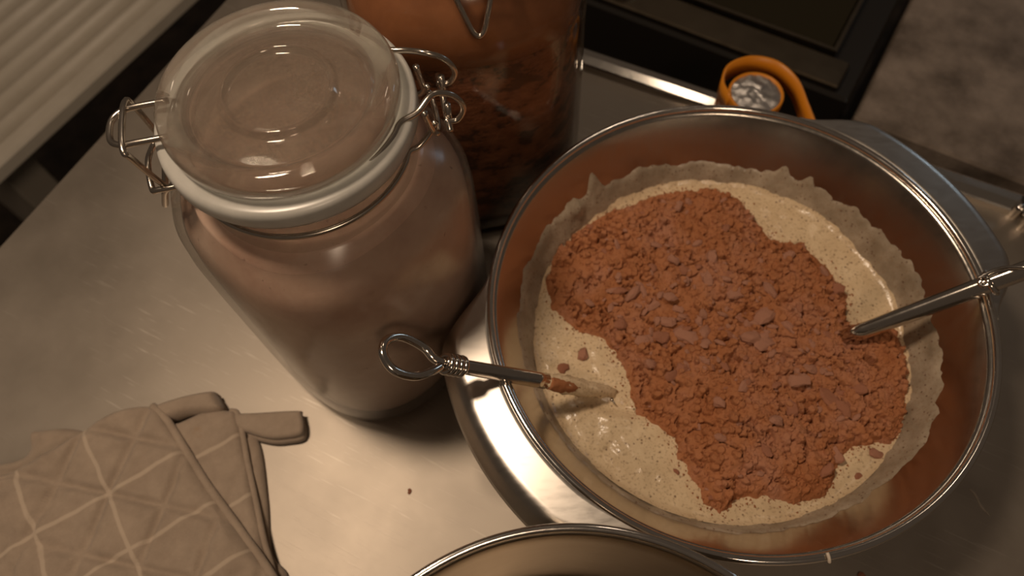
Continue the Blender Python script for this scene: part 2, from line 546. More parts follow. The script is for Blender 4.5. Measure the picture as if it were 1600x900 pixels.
# ---------------------------------------------------------------- clip-top jars
def build_jar(loc, rz, zs, name, label, glass, dustmat, fill_top, corner_az, fill_mat, fill_name, fill_label, dust_top=None):
    root = empty(name, loc, rz)
    tag(root, label, 'jar')

    def sq(t, r, z):
        wgt = min(1.0, max(0.0, (0.192 * zs - z) / (0.02 * zs)))
        tt = t - corner_az
        e = 2.55
        k = (abs(math.cos(tt - math.pi / 4)) ** e + abs(math.sin(tt - math.pi / 4)) ** e) ** (-1 / e)
        k = 1 + (k - 1) * wgt
        return r * k * (1 - 0.015 * wgt)
    zz = lambda L: [(r, z * zs) for r, z in L]
    outer = [(0.0001, 0.003), (0.050, 0.003), (0.056, 0.0006), (0.064, 0.0008), (0.0695, 0.004), (0.0725, 0.010), (0.0735, 0.020), (0.0738, 0.05), (0.0738, 0.09), (0.0738, 0.13), (0.0735, 0.150),
             (0.0722, 0.163), (0.0685, 0.174), (0.0625, 0.182), (0.0560, 0.187), (0.0525, 0.1905), (0.0510, 0.195), (0.0510, 0.205), (0.0535, 0.2075), (0.0545, 0.2095)]
    inner = [(0.0480, 0.2095), (0.0475, 0.193), (0.0525, 0.185), (0.0595, 0.178), (0.0655, 0.170), (0.0690, 0.160), (0.0703, 0.147), (0.0705, 0.09), (0.0702, 0.022), (0.0680, 0.012), (0.0640, 0.008), (0.0001, 0.007)]
    body = link('glass_body', *lathe(zz(outer + inner), 128, rad=sq), glass, root)
    # lid
    t0 = 0.0
    top = 0.235 * zs
    lp = [(0.0001, -0.0046), (0.0205, -0.0046), (0.0222, -0.0045), (0.0230, -0.0026), (0.0240, -0.0021), (0.0250, -0.0026), (0.0258, -0.0050), (0.0270, -0.0056), (0.0360, -0.0056), (0.0385, -0.0060), (0.0405, -0.0052), (0.0430, -0.0018), (0.0450, -0.0003), (0.0478, 0.0),
          (0.0505, -0.0008), (0.0522, -0.0030), (0.0527, -0.0060), (0.0524, -0.0105), (0.0512, -0.0130), (0.0440, -0.0135), (0.0425, -0.0105), (0.0395, -0.0095), (0.0001, -0.0095)]
    link('lid', *lathe([(r, z + top) for r, z in lp], 128), M_LIDGLASS, root)
    link('dust_film', *lathe([(0.0001, top - 0.0100), (0.0370, top - 0.0100), (0.0372, top - 0.0103), (0.0370, top - 0.0106), (0.0001, top - 0.0106)], 64), M_FILM, root)
    gk = [(0.0470, -0.0138), (0.0560, -0.0140), (0.0576, -0.0148), (0.0584, -0.0172), (0.0584, -0.0225), (0.0572, -0.0252), (0.0540, -0.0262), (0.0470, -0.0262)]
    link('rubber_seal', *lathe([(r, z + top) for r, z in gk], 96, closed=True), M_GASKET, root)
    # wires
    r = 0.00145
    zl = top - 0.0142
    zn = 0.1965 * zs
    ring = [(0.0545 * math.cos(a), 0.0545 * math.sin(a), zl) for a in np.radians(np.arange(-158, -19, 8))]
    ring2 = [(0.0545 * math.cos(a), 0.0545 * math.sin(a), zl) for a in np.radians(np.arange(158, 19, -8))]
    hinge_a = [(0.0570, -0.0185, zl + 0.001), (0.0650, -0.0125, zl + 0.0035), (0.0735, -0.0110, zl - 0.001), (0.0775, -0.0110, zl - 0.010), (0.0740, -0.0115, zl - 0.017), (0.0680, -0.0118, zl - 0.016)]
    hinge_b = [(x, -y, z) for x, y, z in hinge_a]
    bail = [(-0.0560, -0.0125, zl + 0.003), (-0.0620, -0.0100, zl + 0.004), (-0.0690, -0.0095, zl + 0.0035), (-0.0735, -0.0060, zl + 0.003),
            (-0.0745, 0.0, zl + 0.003), (-0.0735, 0.0060, zl + 0.003), (-0.0690, 0.0095, zl + 0.0035), (-0.0620, 0.0100, zl + 0.004), (-0.0560, 0.0125, zl + 0.003)]
    bail = [(-0.0490, -0.0102, zl + 0.0050)] + [(x_, y_ * 1.02, z_ + 0.001) for x_, y_, z_ in bail[1:-1]] + [(-0.0490, 0.0102, zl + 0.0050)]
    link('bail_wire', *tube(smooth_path(bail, 6), r, 10), M_WIRE, root)
    for arm in (hinge_a, hinge_b):
        sg = -1 if arm is hinge_a else 1
        tail = [((0.0536 - 0.0007 * k_) * math.cos(a_), sg * (0.0536 - 0.0007 * k_) * math.sin(a_), zl + 0.0002 - 0.0004 * k_) for k_, a_ in enumerate(np.radians([24, 32, 40, 48, 56]))]
        link('hinge_wire', *tube(smooth_path(tail[::-1] + arm, 5), r, 10), M_WIRE, root)
    nr = [(0.0522 * math.cos(a), 0.0522 * math.sin(a), zn) for a in np.radians(np.arange(20, 341, 8))]
    nr = [(0.0640, 0.0110, zn + 0.010), (0.0600, 0.0125, zn + 0.004), (0.0540, 0.0155, zn)] + nr + [(0.0540, -0.0155, zn), (0.0600, -0.0125, zn + 0.004), (0.0640, -0.0110, zn + 0.010)]
    link('neck_wire', *tube(smooth_path(nr, 4), r, 10), M_WIRE, root)
    # hinge link: small upright rods joined by a bar
    hl = [(0.0600, 0.0150, zn + 0.020), (0.0615, 0.0130, zn + 0.008), (0.0640, 0.0120, zn + 0.003), (0.0650, 0.0, zn + 0.002), (0.0640, -0.0120, zn + 0.003), (0.0615, -0.0130, zn + 0.008), (0.0595, -0.0150, zn + 0.022)]
    link('hinge_link', *tube(smooth_path(hl, 6), r * 1.05, 10), M_WIRE, root)
    hp = [(0.0695, -0.0175, zn + 0.009), (0.0695, 0.0175, zn + 0.009)]
    link('hinge_pin', *tube(hp, r, 10), M_WIRE, root)
    for s in (1, -1):
        link('hinge_stub', *tube([(0.0700, 0.0085 * s, zn - 0.001), (0.0705, 0.0085 * s, zn + 0.017)], r * 1.15, 10), M_WIRE, root)
    # clasp: a long link hooked over the bail and a lever loop below it
    lk = [(-0.0675, -0.0135, zl + 0.0055), (-0.0680, 0.0, zl + 0.0065), (-0.0675, 0.0135, zl + 0.0055), (-0.0660, 0.0150, zl + 0.001), (-0.0635, 0.0130, zn + 0.006),
          (-0.0620, 0.0100, zn - 0.002), (-0.0615, 0.0, zn - 0.004), (-0.0620, -0.0100, zn - 0.002), (-0.0635, -0.0130, zn + 0.006), (-0.0660, -0.0150, zl + 0.001)]
    link('clasp_link', *tube(smooth_path(lk, 6, True), r, 10, True), M_WIRE, root)
    lv = [(-0.0535, 0.0125, zn + 0.001), (-0.0590, 0.0120, zn + 0.001), (-0.0650, 0.0105, zn - 0.003), (-0.0705, 0.0065, zn - 0.014), (-0.0745, 0.0030, zn - 0.023), (-0.0755, 0.0, zn - 0.0255),
          (-0.0745, -0.0030, zn - 0.023), (-0.0705, -0.0065, zn - 0.014), (-0.0650, -0.0105, zn - 0.003), (-0.0590, -0.0120, zn + 0.001), (-0.0535, -0.0125, zn + 0.001)]
    link('clasp_lever', *tube(smooth_path(lv, 6), r * 1.08, 10), M_WIRE, root)
    cb = [(-0.0690, -0.0125, zn + 0.002), (-0.0695, 0.0, zn + 0.0055), (-0.0690, 0.0125, zn + 0.002)]
    link('clasp_bar', *tube(smooth_path([(-0.0560, -0.0145, zn + 0.003), (-0.0655, -0.0145, zn + 0.003)] + cb + [(-0.0655, 0.0145, zn + 0.003), (-0.0560, 0.0145, zn + 0.003)], 5), r, 10), M_WIRE, root)
    # powder inside
    pw = [(r_ - 0.0006, z_) for r_, z_ in inner[::-1] if z_ * zs < fill_top]
    pw = [(max(0.0001, r_), (z_ + 0.0006) * zs) for r_, z_ in pw]
    rt = pw[-1][0]
    pw += [(rt - 0.001, fill_top), (rt * 0.75, fill_top + 0.001), (rt * 0.4, fill_top + 0.0025), (0.0001, fill_top + 0.003)]
    fl = link(fill_name, *lathe(pw, 96, rad=sq), fill_mat)
    fl.location = loc
    fl.rotation_euler = (0, 0, rz)
    tag(fl, fill_label, 'powder', kind='stuff')
    if dust_top:
        d = [(0.0702, fill_top + 0.002), (0.0702, 0.147 * zs), (0.0688, 0.160 * zs), (0.0652, 0.170 * zs), (0.0592, 0.178 * zs), (0.0522, 0.185 * zs), (0.0475, 0.193 * zs)]
        d = [q for q in d if q[1] >= fill_top]
        dd = [(a - 0.0001, b) for a, b in d] + [(a - 0.0009, b) for a, b in d[::-1]]
        link('dust_coat', *lathe(dd, 96, closed=True, rad=sq), dust_top, root)
    return root


JAR_AZ = math.radians(8)
build_jar((-0.0940, 0.2265, 0.0), JAR_AZ, 1.04, 'clip_top_jar', 'smaller clip-top glass jar with closed lid, full of pale pinkish powder', M_JARGLASS, None, 0.192,
          math.radians(-90) - JAR_AZ, M_PALE, 'pale_powder', 'pale pinkish powder filling the jar in front')
build_jar((-0.016, 0.363, 0.0), math.radians(97), 1.16, 'clip_top_jar', 'taller clip-top glass jar of dark cocoa standing behind the pale jar', M_DARKJAR, None, 0.172,
          math.radians(-45), M_COCOAJAR, 'cocoa_powder_fill', 'dark crumbly cocoa powder inside the tall rear jar', M_COCOADUST)

# ---------------------------------------------------------------- mixing bowl
BX, BY = 0.127, 0.176
bw = empty('mixing_bowl', (BX, BY, 0.0))
tag(bw, 'wide stainless steel mixing bowl with two wing handles, holding batter and cocoa', 'bowl')
inn = [(0.0001, 0.004), (0.060, 0.004), (0.075, 0.0065), (0.090, 0.014), (0.101, 0.024), (0.110, 0.036), (0.1165, 0.047), (0.1225, 0.060), (0.1278, 0.073), (0.1330, 0.086), (0.1366, 0.0945), (0.1386, 0.0984)]
out = [(0.1392, 0.0972), (0.1376, 0.0940), (0.1341, 0.0855), (0.1290, 0.0725), (0.1237, 0.0595), (0.1177, 0.0465), (0.1112, 0.0352), (0.1020, 0.023), (0.0908, 0.0128), (0.0755, 0.0050), (0.060, 0.0005), (0.0001, 0.0005)]
link('bowl_wall', *lathe(inn + out, 180), M_BOWL, bw)
rim = [(0.1405 + 0.0022 * math.cos(a), 0.0980 + 0.0022 * math.sin(a)) for a in np.radians(np.arange(0, 360, 30))]
link('rim', *lathe(rim, 200, closed=True), M_RIM, bw)


def wing(center_deg):
    V = []; Fc = []
    N = 80; half = 36.0
    prof_s = [0.0, 0.10, 0.25, 0.42, 0.56, 0.66, 0.74, 0.82, 0.90, 0.96, 1.0]
    for i in range(N + 1):
        u = -1 + 2 * i / N
        a = math.radians(center_deg + u * half)
        d = abs(u) * half
        k = 1.0 if d < 19 else max(0.0, 1 - (d - 19) / (half - 19))
        k = k * k * (3 - 2 * k)
        wd = 0.0025 + 0.0285 * k
        top = []; bot = []
        for s in prof_s:
            r = 0.1415 + (wd - 0.0010) * s
            dip = -0.0012 * k * math.sin(math.pi * min(1, s / 0.66)) if s < 0.66 else 0.0
            z = 0.0992 - 0.0017 * k * min(1, s / .66)
            if s > 0.66:
                z -= 0.014 * k * ((s - 0.66) / 0.34) ** 1.5
            top.append((r * math.cos(a), r * math.sin(a), z))
            bot.append(((r - 0.0006 * s) * math.cos(a), (r - 0.0006 * s) * math.sin(a), z - 0.0014))
        V += top + bot[::-1]
    m = 2 * len(prof_s)
    for i in range(N):
        for k in range(m):
            l = (k + 1) % m
            Fc.append((i * m + k, (i + 1) * m + k, (i + 1) * m + l, i * m + l))
    Fc += [tuple(range(m)), tuple(N * m + k for k in range(m - 1, -1, -1))]
    return V, Fc


link('handle', *wing(204.5), M_HANDLE, bw)
link('handle', *wing(26), M_HANDLE, bw)
# small dried drip on the near rim
dr = []
a = math.radians(-84)
for i in range(7):
    q = -0.3 + 1.3 * i / 6
    dr.append(((0.1405 + 0.0036 * math.sin(q)) * math.cos(a), (0.1405 + 0.0036 * math.sin(q)) * math.sin(a), 0.0978 + 0.0036 * math.cos(q)))
link('dried_drip', *tube(smooth_path(dr, 3), 0.0009, 8), M_DRIP, bw)

# ---------------------------------------------------------------- batter
BZ = 0.048
bt = empty('batter', (BX, BY, BZ))
tag(bt, 'pale beige speckled batter pooled in the mixing bowl', 'batter')


def wall_r(z):
    zs_ = [q[1] for q in inn]; rs_ = [q[0] for q in inn]
    return float(np.interp(z, zs_, rs_))


NR, NA = 110, 300
V = []
th = np.linspace(0, 2 * np.pi, NA, endpoint=False)
R0 = wall_r(BZ) - 0.0004
for i in range(NR + 1):
    rr = R0 * math.sqrt((i + 0.02) / (NR + 0.02))
    x = rr * np.cos(th); y = rr * np.sin(th)
    z = 0.0035 * fbm(x * 45 + 9, y * 45 + 3, 3, 3) + 0.0016 * fbm(x * 170, y * 170, 5, 3)
    # furrow drawn by the left spoon
    ux, uy = x + 0.079, y + 0.038
    z = z - 0.004 * np.exp(-((uy + 0.25 * ux) / 0.006) ** 2) * np.exp(-((ux - 0.012) / 0.022) ** 2)
    z = z + 0.0022 * np.exp(-((uy + 0.25 * ux + 0.010) / 0.005) ** 2) * np.exp(-((ux - 0.012) / 0.022) ** 2)
    e = rr / R0
    z = z + 0.003 * max(0.0, (e - 0.95) / 0.05) ** 2
    V += list(zip(x, y, z))
Fc = [(i * NA + k, i * NA + (k + 1) % NA, (i + 1) * NA + (k + 1) % NA, (i + 1) * NA + k) for i in range(NR) for k in range(NA)]
Fc.append(tuple(range(NA - 1, -1, -1)))
link('pool', V, Fc, M_BATTER, bt)
# smear of batter left on the wall above the pool
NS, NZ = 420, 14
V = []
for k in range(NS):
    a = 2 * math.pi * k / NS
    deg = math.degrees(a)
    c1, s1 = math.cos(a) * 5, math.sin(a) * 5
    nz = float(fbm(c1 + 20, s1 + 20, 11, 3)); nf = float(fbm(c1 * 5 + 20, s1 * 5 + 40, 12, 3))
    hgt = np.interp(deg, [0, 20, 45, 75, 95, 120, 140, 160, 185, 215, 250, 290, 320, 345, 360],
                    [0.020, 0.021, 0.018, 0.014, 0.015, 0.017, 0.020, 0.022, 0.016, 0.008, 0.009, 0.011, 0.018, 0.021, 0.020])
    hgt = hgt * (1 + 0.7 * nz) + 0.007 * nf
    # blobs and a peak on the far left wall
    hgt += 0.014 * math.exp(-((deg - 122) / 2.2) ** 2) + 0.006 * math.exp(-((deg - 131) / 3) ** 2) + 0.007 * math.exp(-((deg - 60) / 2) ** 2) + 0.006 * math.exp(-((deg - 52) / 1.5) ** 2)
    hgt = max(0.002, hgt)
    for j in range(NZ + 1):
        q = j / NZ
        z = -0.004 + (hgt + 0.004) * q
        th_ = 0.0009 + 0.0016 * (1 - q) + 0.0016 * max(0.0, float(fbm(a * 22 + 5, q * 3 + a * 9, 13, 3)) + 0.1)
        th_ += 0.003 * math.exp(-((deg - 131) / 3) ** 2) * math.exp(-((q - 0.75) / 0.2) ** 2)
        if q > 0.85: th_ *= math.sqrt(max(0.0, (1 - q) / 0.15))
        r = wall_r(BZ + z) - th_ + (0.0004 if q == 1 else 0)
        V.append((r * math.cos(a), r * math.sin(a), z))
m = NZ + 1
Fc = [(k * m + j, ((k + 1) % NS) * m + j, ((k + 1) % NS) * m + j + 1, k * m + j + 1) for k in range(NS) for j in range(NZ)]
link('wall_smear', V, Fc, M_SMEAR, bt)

# ---------------------------------------------------------------- cocoa heap on the batter
HEAP = [(-0.0988, 0.0654), (-0.0904, 0.0721), (-0.0714, 0.0871), (-0.041, 0.1), (-0.0109, 0.1079), (0.014, 0.1093), (0.0319, 0.0986), (0.0412, 0.0805), (0.0464, 0.0649), (0.0663, 0.0581), (0.0786, 0.04), (0.0859, 0.0206), (0.081, 0.0029), (0.0884, -0.0065), (0.1074, -0.0037), (0.1106, -0.0192), (0.1067, -0.0418), (0.0984, -0.0611), (0.0906, -0.0778), (0.0765, -0.0748), (0.0631, -0.0757), (0.0538, -0.0825), (0.0473, -0.0931), (0.0373, -0.1031), (0.0226, -0.1038), (-0.0016, -0.0984), (-0.0095, -0.1014), (-0.0199, -0.1077), (-0.0249, -0.102), (-0.0273, -0.0892), (-0.036, -0.0756), (-0.0356, -0.0623), (-0.0526, -0.0492), (-0.0579, -0.0326), (-0.0594, -0.0158), (-0.0642, -0.0069), (-0.0725, 0.007), (-0.0882, 0.0127), (-0.1009, 0.0297), (-0.1036, 0.0464)]

def signed_dist(X, Y, poly):
    P = np.array(poly); Q = np.roll(P, -1, 0)
    D = np.full(X.shape, 1e9); inside = np.zeros(X.shape, bool)
    for (ax, ay), (bx, by) in zip(P, Q):
        ex, ey = bx - ax, by - ay
        tt = np.clip(((X - ax) * ex + (Y - ay) * ey) / (ex * ex + ey * ey), 0, 1)
        D = np.minimum(D, np.hypot(X - ax - tt * ex, Y - ay - tt * ey))
        cond = ((ay > Y) != (by > Y)) & (X < (bx - ax) * (Y - ay) / (by - ay + 1e-12) + ax)
        inside ^= cond
    return np.where(inside, D, -D)


def chunk_mesh(name, seed, mat, flat):
    """an angular crumb: a jittered, faceted low ball of unit radius"""
    r_ = np.random.default_rng(seed)
    V = []
    n = 9
    for (lv, rad, z) in ((0, 0.62, -0.5), (1, 1.0, -0.05), (2, 0.72, 0.42)):
        for k in range(n):
            a = 2 * math.pi * (k + 0.5 * (lv % 2)) / n
            q = rad * (0.74 + 0.42 * r_.random()) * (1 + 0.22 * math.cos(a * 2 + seed))
            V.append((q * math.cos(a), q * math.sin(a), (z + 0.16 * (r_.random() - 0.5)) * flat))
    V += [(0, 0, -0.55 * flat), (0.1 * r_.random(), 0.1 * r_.random(), (0.5 + 0.1 * r_.random()) * flat)]
    Fc = []
    for i in range(2):
        for k in range(n):
            l = (k + 1) % n
            Fc += [(i * n + k, i * n + l, (i + 1) * n + l), (i * n + k, (i + 1) * n + l, (i + 1) * n + k)]
    for k in range(n):
        l = (k + 1) % n
        Fc += [(3 * n, l, k), (3 * n + 1, 2 * n + k, 2 * n + l)]
    me = bpy.data.meshes.new(name)
    me.from_pydata(V, [], Fc); me.materials.append(mat); me.update()
    return me


GS = 0.00046
gx = np.arange(-0.112, 0.119, GS); gy = np.arange(-0.117, 0.118, GS)
X, Y = np.meshgrid(gx, gy, indexing='ij')
SD = signed_dist(X, Y, HEAP)
SDn = SD + 0.006 * fbm(X * 150 + 7, Y * 150 + 3, 21, 4)
Hh = np.where(SDn > 0, 0.013 * (1 - np.exp(-np.maximum(SDn, 0) / 0.016)) + 0.0012 * (1 - np.exp(-np.maximum(SDn, 0) / 0.0015)), SDn * 0.8)
inz = np.clip(SDn / 0.004, 0, 1)
Hh = Hh + inz * (0.010 * fbm(X * 38, Y * 38, 31, 3) + 0.0045 * fbm(X * 130, Y * 130, 32, 4) - 0.0034 * np.exp(-(fbm(X * 75 + 3, Y * 75 + 8, 33, 4) / 0.022) ** 2))
# thousands of tiny crumbs raise the surface
nx_, ny_ = X.shape
for q in range(10000):
    cx = rng.uniform(-0.108, 0.114); cy = rng.uniform(-0.112, 0.112)
    i = int((cx - gx[0]) / GS); j = int((cy - gy[0]) / GS)
    if not (8 < i < nx_ - 9 and 8 < j < ny_ - 9) or SD[i, j] < 0.0005: continue
    rad = 0.00075 + 0.0021 * rng.random() ** 4.5
    kk = int(rad / GS) + 2
    sx, sy = X[i - kk:i + kk + 1, j - kk:j + kk + 1] - cx, Y[i - kk:i + kk + 1, j - kk:j + kk + 1] - cy
    an = rng.uniform(0, 6.28); asp = rng.uniform(0.65, 1.0)
    ux = sx * math.cos(an) + sy * math.sin(an); uy = (-sx * math.sin(an) + sy * math.cos(an)) / asp
    d = np.maximum(np.maximum(np.abs(ux), np.abs(uy)), (np.abs(ux) + np.abs(uy)) * 0.74) / rad
    hb = Hh[i, j] + rad * rng.uniform(0.25, 0.85) * np.clip((1 - d) * 4.0, -3, 1) + 0.4 * (ux * rng.uniform(-1, 1)) + 0.3 * (uy * rng.uniform(-1, 1))
    w_ = Hh[i - kk:i + kk + 1, j - kk:j + kk + 1]
    w_[...] = np.where(d < 1.0, np.maximum(w_, hb), w_)
Hh = np.where(SDn > 0, np.minimum(Hh, 0.022), Hh) + 0.0002
keep = SDn > -0.004
idx = -np.ones(X.shape, int); idx[keep] = np.arange(keep.sum())
Vh = np.stack([X[keep], Y[keep], Hh[keep]], 1)
q4 = keep[:-1, :-1] & keep[1:, :-1] & keep[1:, 1:] & keep[:-1, 1:]
a_ = idx[:-1, :-1][q4]; b_ = idx[1:, :-1][q4]; c_ = idx[1:, 1:][q4]; d_ = idx[:-1, 1:][q4]
hp = empty('cocoa_heap', (BX, BY, BZ + 0.0012))
tag(hp, 'heap of reddish-brown crumbly cocoa powder lying on the batter', 'cocoa')
me = bpy.data.meshes.new('loose_powder')
me.from_pydata(Vh.tolist(), [], np.stack([a_, b_, c_, d_], 1).tolist())
me.polygons.foreach_set('use_smooth', [False] * len(me.polygons))
me.materials.append(M_COCOA); me.update()
po = bpy.data.objects.new('loose_powder', me); COL.objects.link(po); po.parent = hp
po['kind'] = 'stuff'


# fine dust of crumbs round the heap's edge, too small to pick apart
V = []; Fc = []
cntd = 0
while cntd < 1500:
    k = rng.integers(0, len(HEAP)); f_ = rng.random()
    p0 = np.array(HEAP[k]); p1 = np.array(HEAP[(k + 1) % len(HEAP)])
    pq = p0 + (p1 - p0) * f_ + rng.normal(0, 0.0042, 2)
    if math.hypot(*pq) > 0.114: continue
    cntd += 1
    q = 0.0003 + 0.0008 * rng.random() ** 2.5
    ii = min(max(int((pq[0] - gx[0]) / GS), 0), nx_ - 1); jj = min(max(int((pq[1] - gy[0]) / GS), 0), ny_ - 1)
    zc = max(-0.0008, Hh[ii, jj] if SD[ii, jj] > -0.001 else -0.0008)
    b0 = len(V); an = rng.uniform(0, 3)
    for (ox, oy, oz) in ((1, 0, 0), (-.4, .85, 0), (-.5, -.75, 0.1), (0.1, 0.1, .9), (0, 0, -.9)):
        V.append((pq[0] + q * (ox * math.cos(an) - oy * math.sin(an)), pq[1] + q * (ox * math.sin(an) + oy * math.cos(an)), zc + q * (0.4 + oz)))
    Fc += [(b0 + i, b0 + (i + 1) % 3, b0 + t_) if t_ == 3 else (b0 + (i + 1) % 3, b0 + i, b0 + t_) for i in range(3) for t_ in (3, 4)]
ed = link('edge_dust', V, Fc, M_COCOA, hp, smooth=False)
ed['kind'] = 'stuff'


def hat(x, y):
    i = int(round((x - gx[0]) / GS)); j = int(round((y - gy[0]) / GS))
    return Hh[min(max(i, 0), nx_ - 1), min(max(j, 0), ny_ - 1)], SD[min(max(i, 0), nx_ - 1), min(max(j, 0), ny_ - 1)]


CH = [chunk_mesh('clump', 100 + k, M_CLUMP if k % 4 else M_CLUMPDARK, 0.55 + 0.12 * (k % 4)) for k in range(10)]


def put_clump(x, y, size, parent=hp, k=None, lift=0.25, name='clump'):
    z, sd = hat(x, y)
    o = bpy.data.objects.new(name, CH[rng.integers(0, 10) if k is None else k])
    COL.objects.link(o)
    o.parent = parent
    o.location = (x, y, z + size * lift * 0.5)
    o.scale = (size, size * rng.uniform(0.65, 1.0), size * rng.uniform(0.6, 0.95))
    o.rotation_euler = (rng.uniform(-0.45, 0.45), rng.uniform(-0.45, 0.45), rng.uniform(0, 6.28))
    return o


# larger clumps, mostly along the ridge of the heap
big = [(-0.060, 0.030, .0050), (-0.052, 0.026, .0058), (-0.040, 0.018, .0060), (-0.030, 0.020, .0052), (-0.047, -0.003, .0062), (-0.038, -0.004, .0055), (-0.024, -0.004, .0072), (-0.012, -0.004, .0048),
       (-0.061, 0.008, .0045), (0.028, 0.006, .0078), (0.014, -0.010, .0068), (0.022, -0.014, .0062), (0.034, 0.022, .0058), (0.040, -0.004, .0055), (0.012, 0.020, .0056), (-0.004, 0.030, .0055), (0.002, 0.046, .0050), (-0.018, 0.042, .0048),
       (0.036, -0.040, .0058), (0.054, -0.050, .0064), (0.060, -0.056, .0055), (0.072, -0.046, .0050), (0.030, -0.055, .0048), (0.018, -0.062, .0052), (0.005, -0.040, .0046), (0.046, -0.032, .0050), (-0.012, -0.048, .0044), (-0.024, -0.060, .0046),
       (0.052, -0.082, .0046), (0.043, -0.090, .0050), (0.010, -0.078, .0046), (-0.004, -0.062, .0042), (0.078, 0.022, .0052), (0.074, 0.034, .0044), (0.052, 0.046, .0046), (0.028, 0.060, .0044), (0.016, 0.070, .0042), (-0.034, 0.006, .0052), (-0.046, -0.020, .0046), (-0.036, -0.030, .0044)]
for (x, y, sz) in big:
    put_clump(x, y, sz)
cnt = 0
while cnt < 235:
    if rng.random() < 0.62:
        tt = rng.random()
        x = -0.062 + 0.125 * tt + rng.normal(0, 0.020); y = 0.034 - 0.075 * tt + rng.normal(0, 0.020)
    else:
        x = rng.uniform(-0.10, 0.11); y = rng.uniform(-0.105, 0.105)
    if math.hypot(x, y) > 0.114: continue
    _, sd = hat(x, y)
    if sd < 0.001: continue
    put_clump(x, y, 0.0013 + 0.0026 * rng.random() ** 1.8)
    cnt += 1

# crumbs lying apart from the heap, on the batter
for (x, y, sz, lab) in ((-0.0863, -0.0065, .0046, 'squarish cocoa crumb on the batter, the largest beside the left spoon'),
                        (-0.0991, -0.0144, .0040, 'flat cocoa crumb on the batter, just above the left spoon shaft'),
                        (-0.1135, -0.0345, .0038, 'dark cocoa crumb on the batter just under the left spoon shaft'),
                        (0.0765, -0.0825, .0046, 'thick cocoa crumb at the lower right edge of the heap'),
                        (0.0630, -0.0945, .0030, 'small round cocoa crumb on batter at the lower right'),
                        (-0.0400, -0.0830, .0019, 'tiny cocoa crumb on batter at the lower left of the heap')):
    o = bpy.data.objects.new('cocoa_crumb', CH[rng.integers(0, 10)])
    COL.objects.link(o)
    o.location = (BX + x, BY + y, BZ + sz * 0.30)
    o.scale = (sz, sz * 0.85, sz * 0.8); o.rotation_euler = (0.15, -0.1, rng.uniform(0, 6))
    tag(o, lab, 'crumb', 'cocoa crumbs off the heap')
for (x, y, sz, lab) in ((-0.0759, 0.1037, .0016, 'tiny dark crumb on the bare counter between mitt and bowl'),
                        (0.196, 0.0320, .0028, 'reddish cocoa crumb on the counter under the bowl rim')):
    o = bpy.data.objects.new('counter_crumb', CH[4])
    COL.objects.link(o)
    o.location = (x, y, sz * 0.3); o.scale = (sz, sz, sz * 0.6)
    tag(o, lab, 'crumb')


# ---------------------------------------------------------------- spoons
def frame(d, upv=(0, 0, 1)):
    d = Vector(d).normalized(); s = d.cross(Vector(upv)).normalized(); u = s.cross(d).normalized()
    return d, s, u


def spoon_bowl(o, d, s, u, mat, parent, L=0.045, Wd=0.013):
    V = []; Fc = []
    N, K = 14, 9
    for side in (0, 1):
        for i in range(N + 1):
            q = i / N
            wdt = Wd * (math.sin(math.pi * min(1, 0.12 + 0.88 * q)) ** 0.6) * (0.55 + 0.45 * math.sin(math.pi * q)) + 0.0012
            for j in range(K + 1):
                p = -1 + 2 * j / K
                dep = -0.006 * (1 - p * p) * math.sin(math.pi * q)
                V.append(o + d * (L * q) + s * (wdt * p) + u * (dep - (0.0012 if side else 0)))
    B0 = (N + 1) * (K + 1)
    for i in range(N):
        for j in range(K):
            a, b, c2, e = i * (K + 1) + j, (i + 1) * (K + 1) + j, (i + 1) * (K + 1) + j + 1, i * (K + 1) + j + 1
            Fc.append((a, b, c2, e)); Fc.append((B0 + e, B0 + c2, B0 + b, B0 + a))
    edge = [i * (K + 1) for i in range(N + 1)] + [N * (K + 1) + j for j in range(1, K + 1)] + [i * (K + 1) + K for i in range(N - 1, -1, -1)] + list(range(K - 1, 0, -1))
    for a, b in zip(edge, edge[1:] + edge[:1]):
        Fc.append((b, a, B0 + a, B0 + b))
    return link('spoon_bowl', V, Fc, mat, parent)


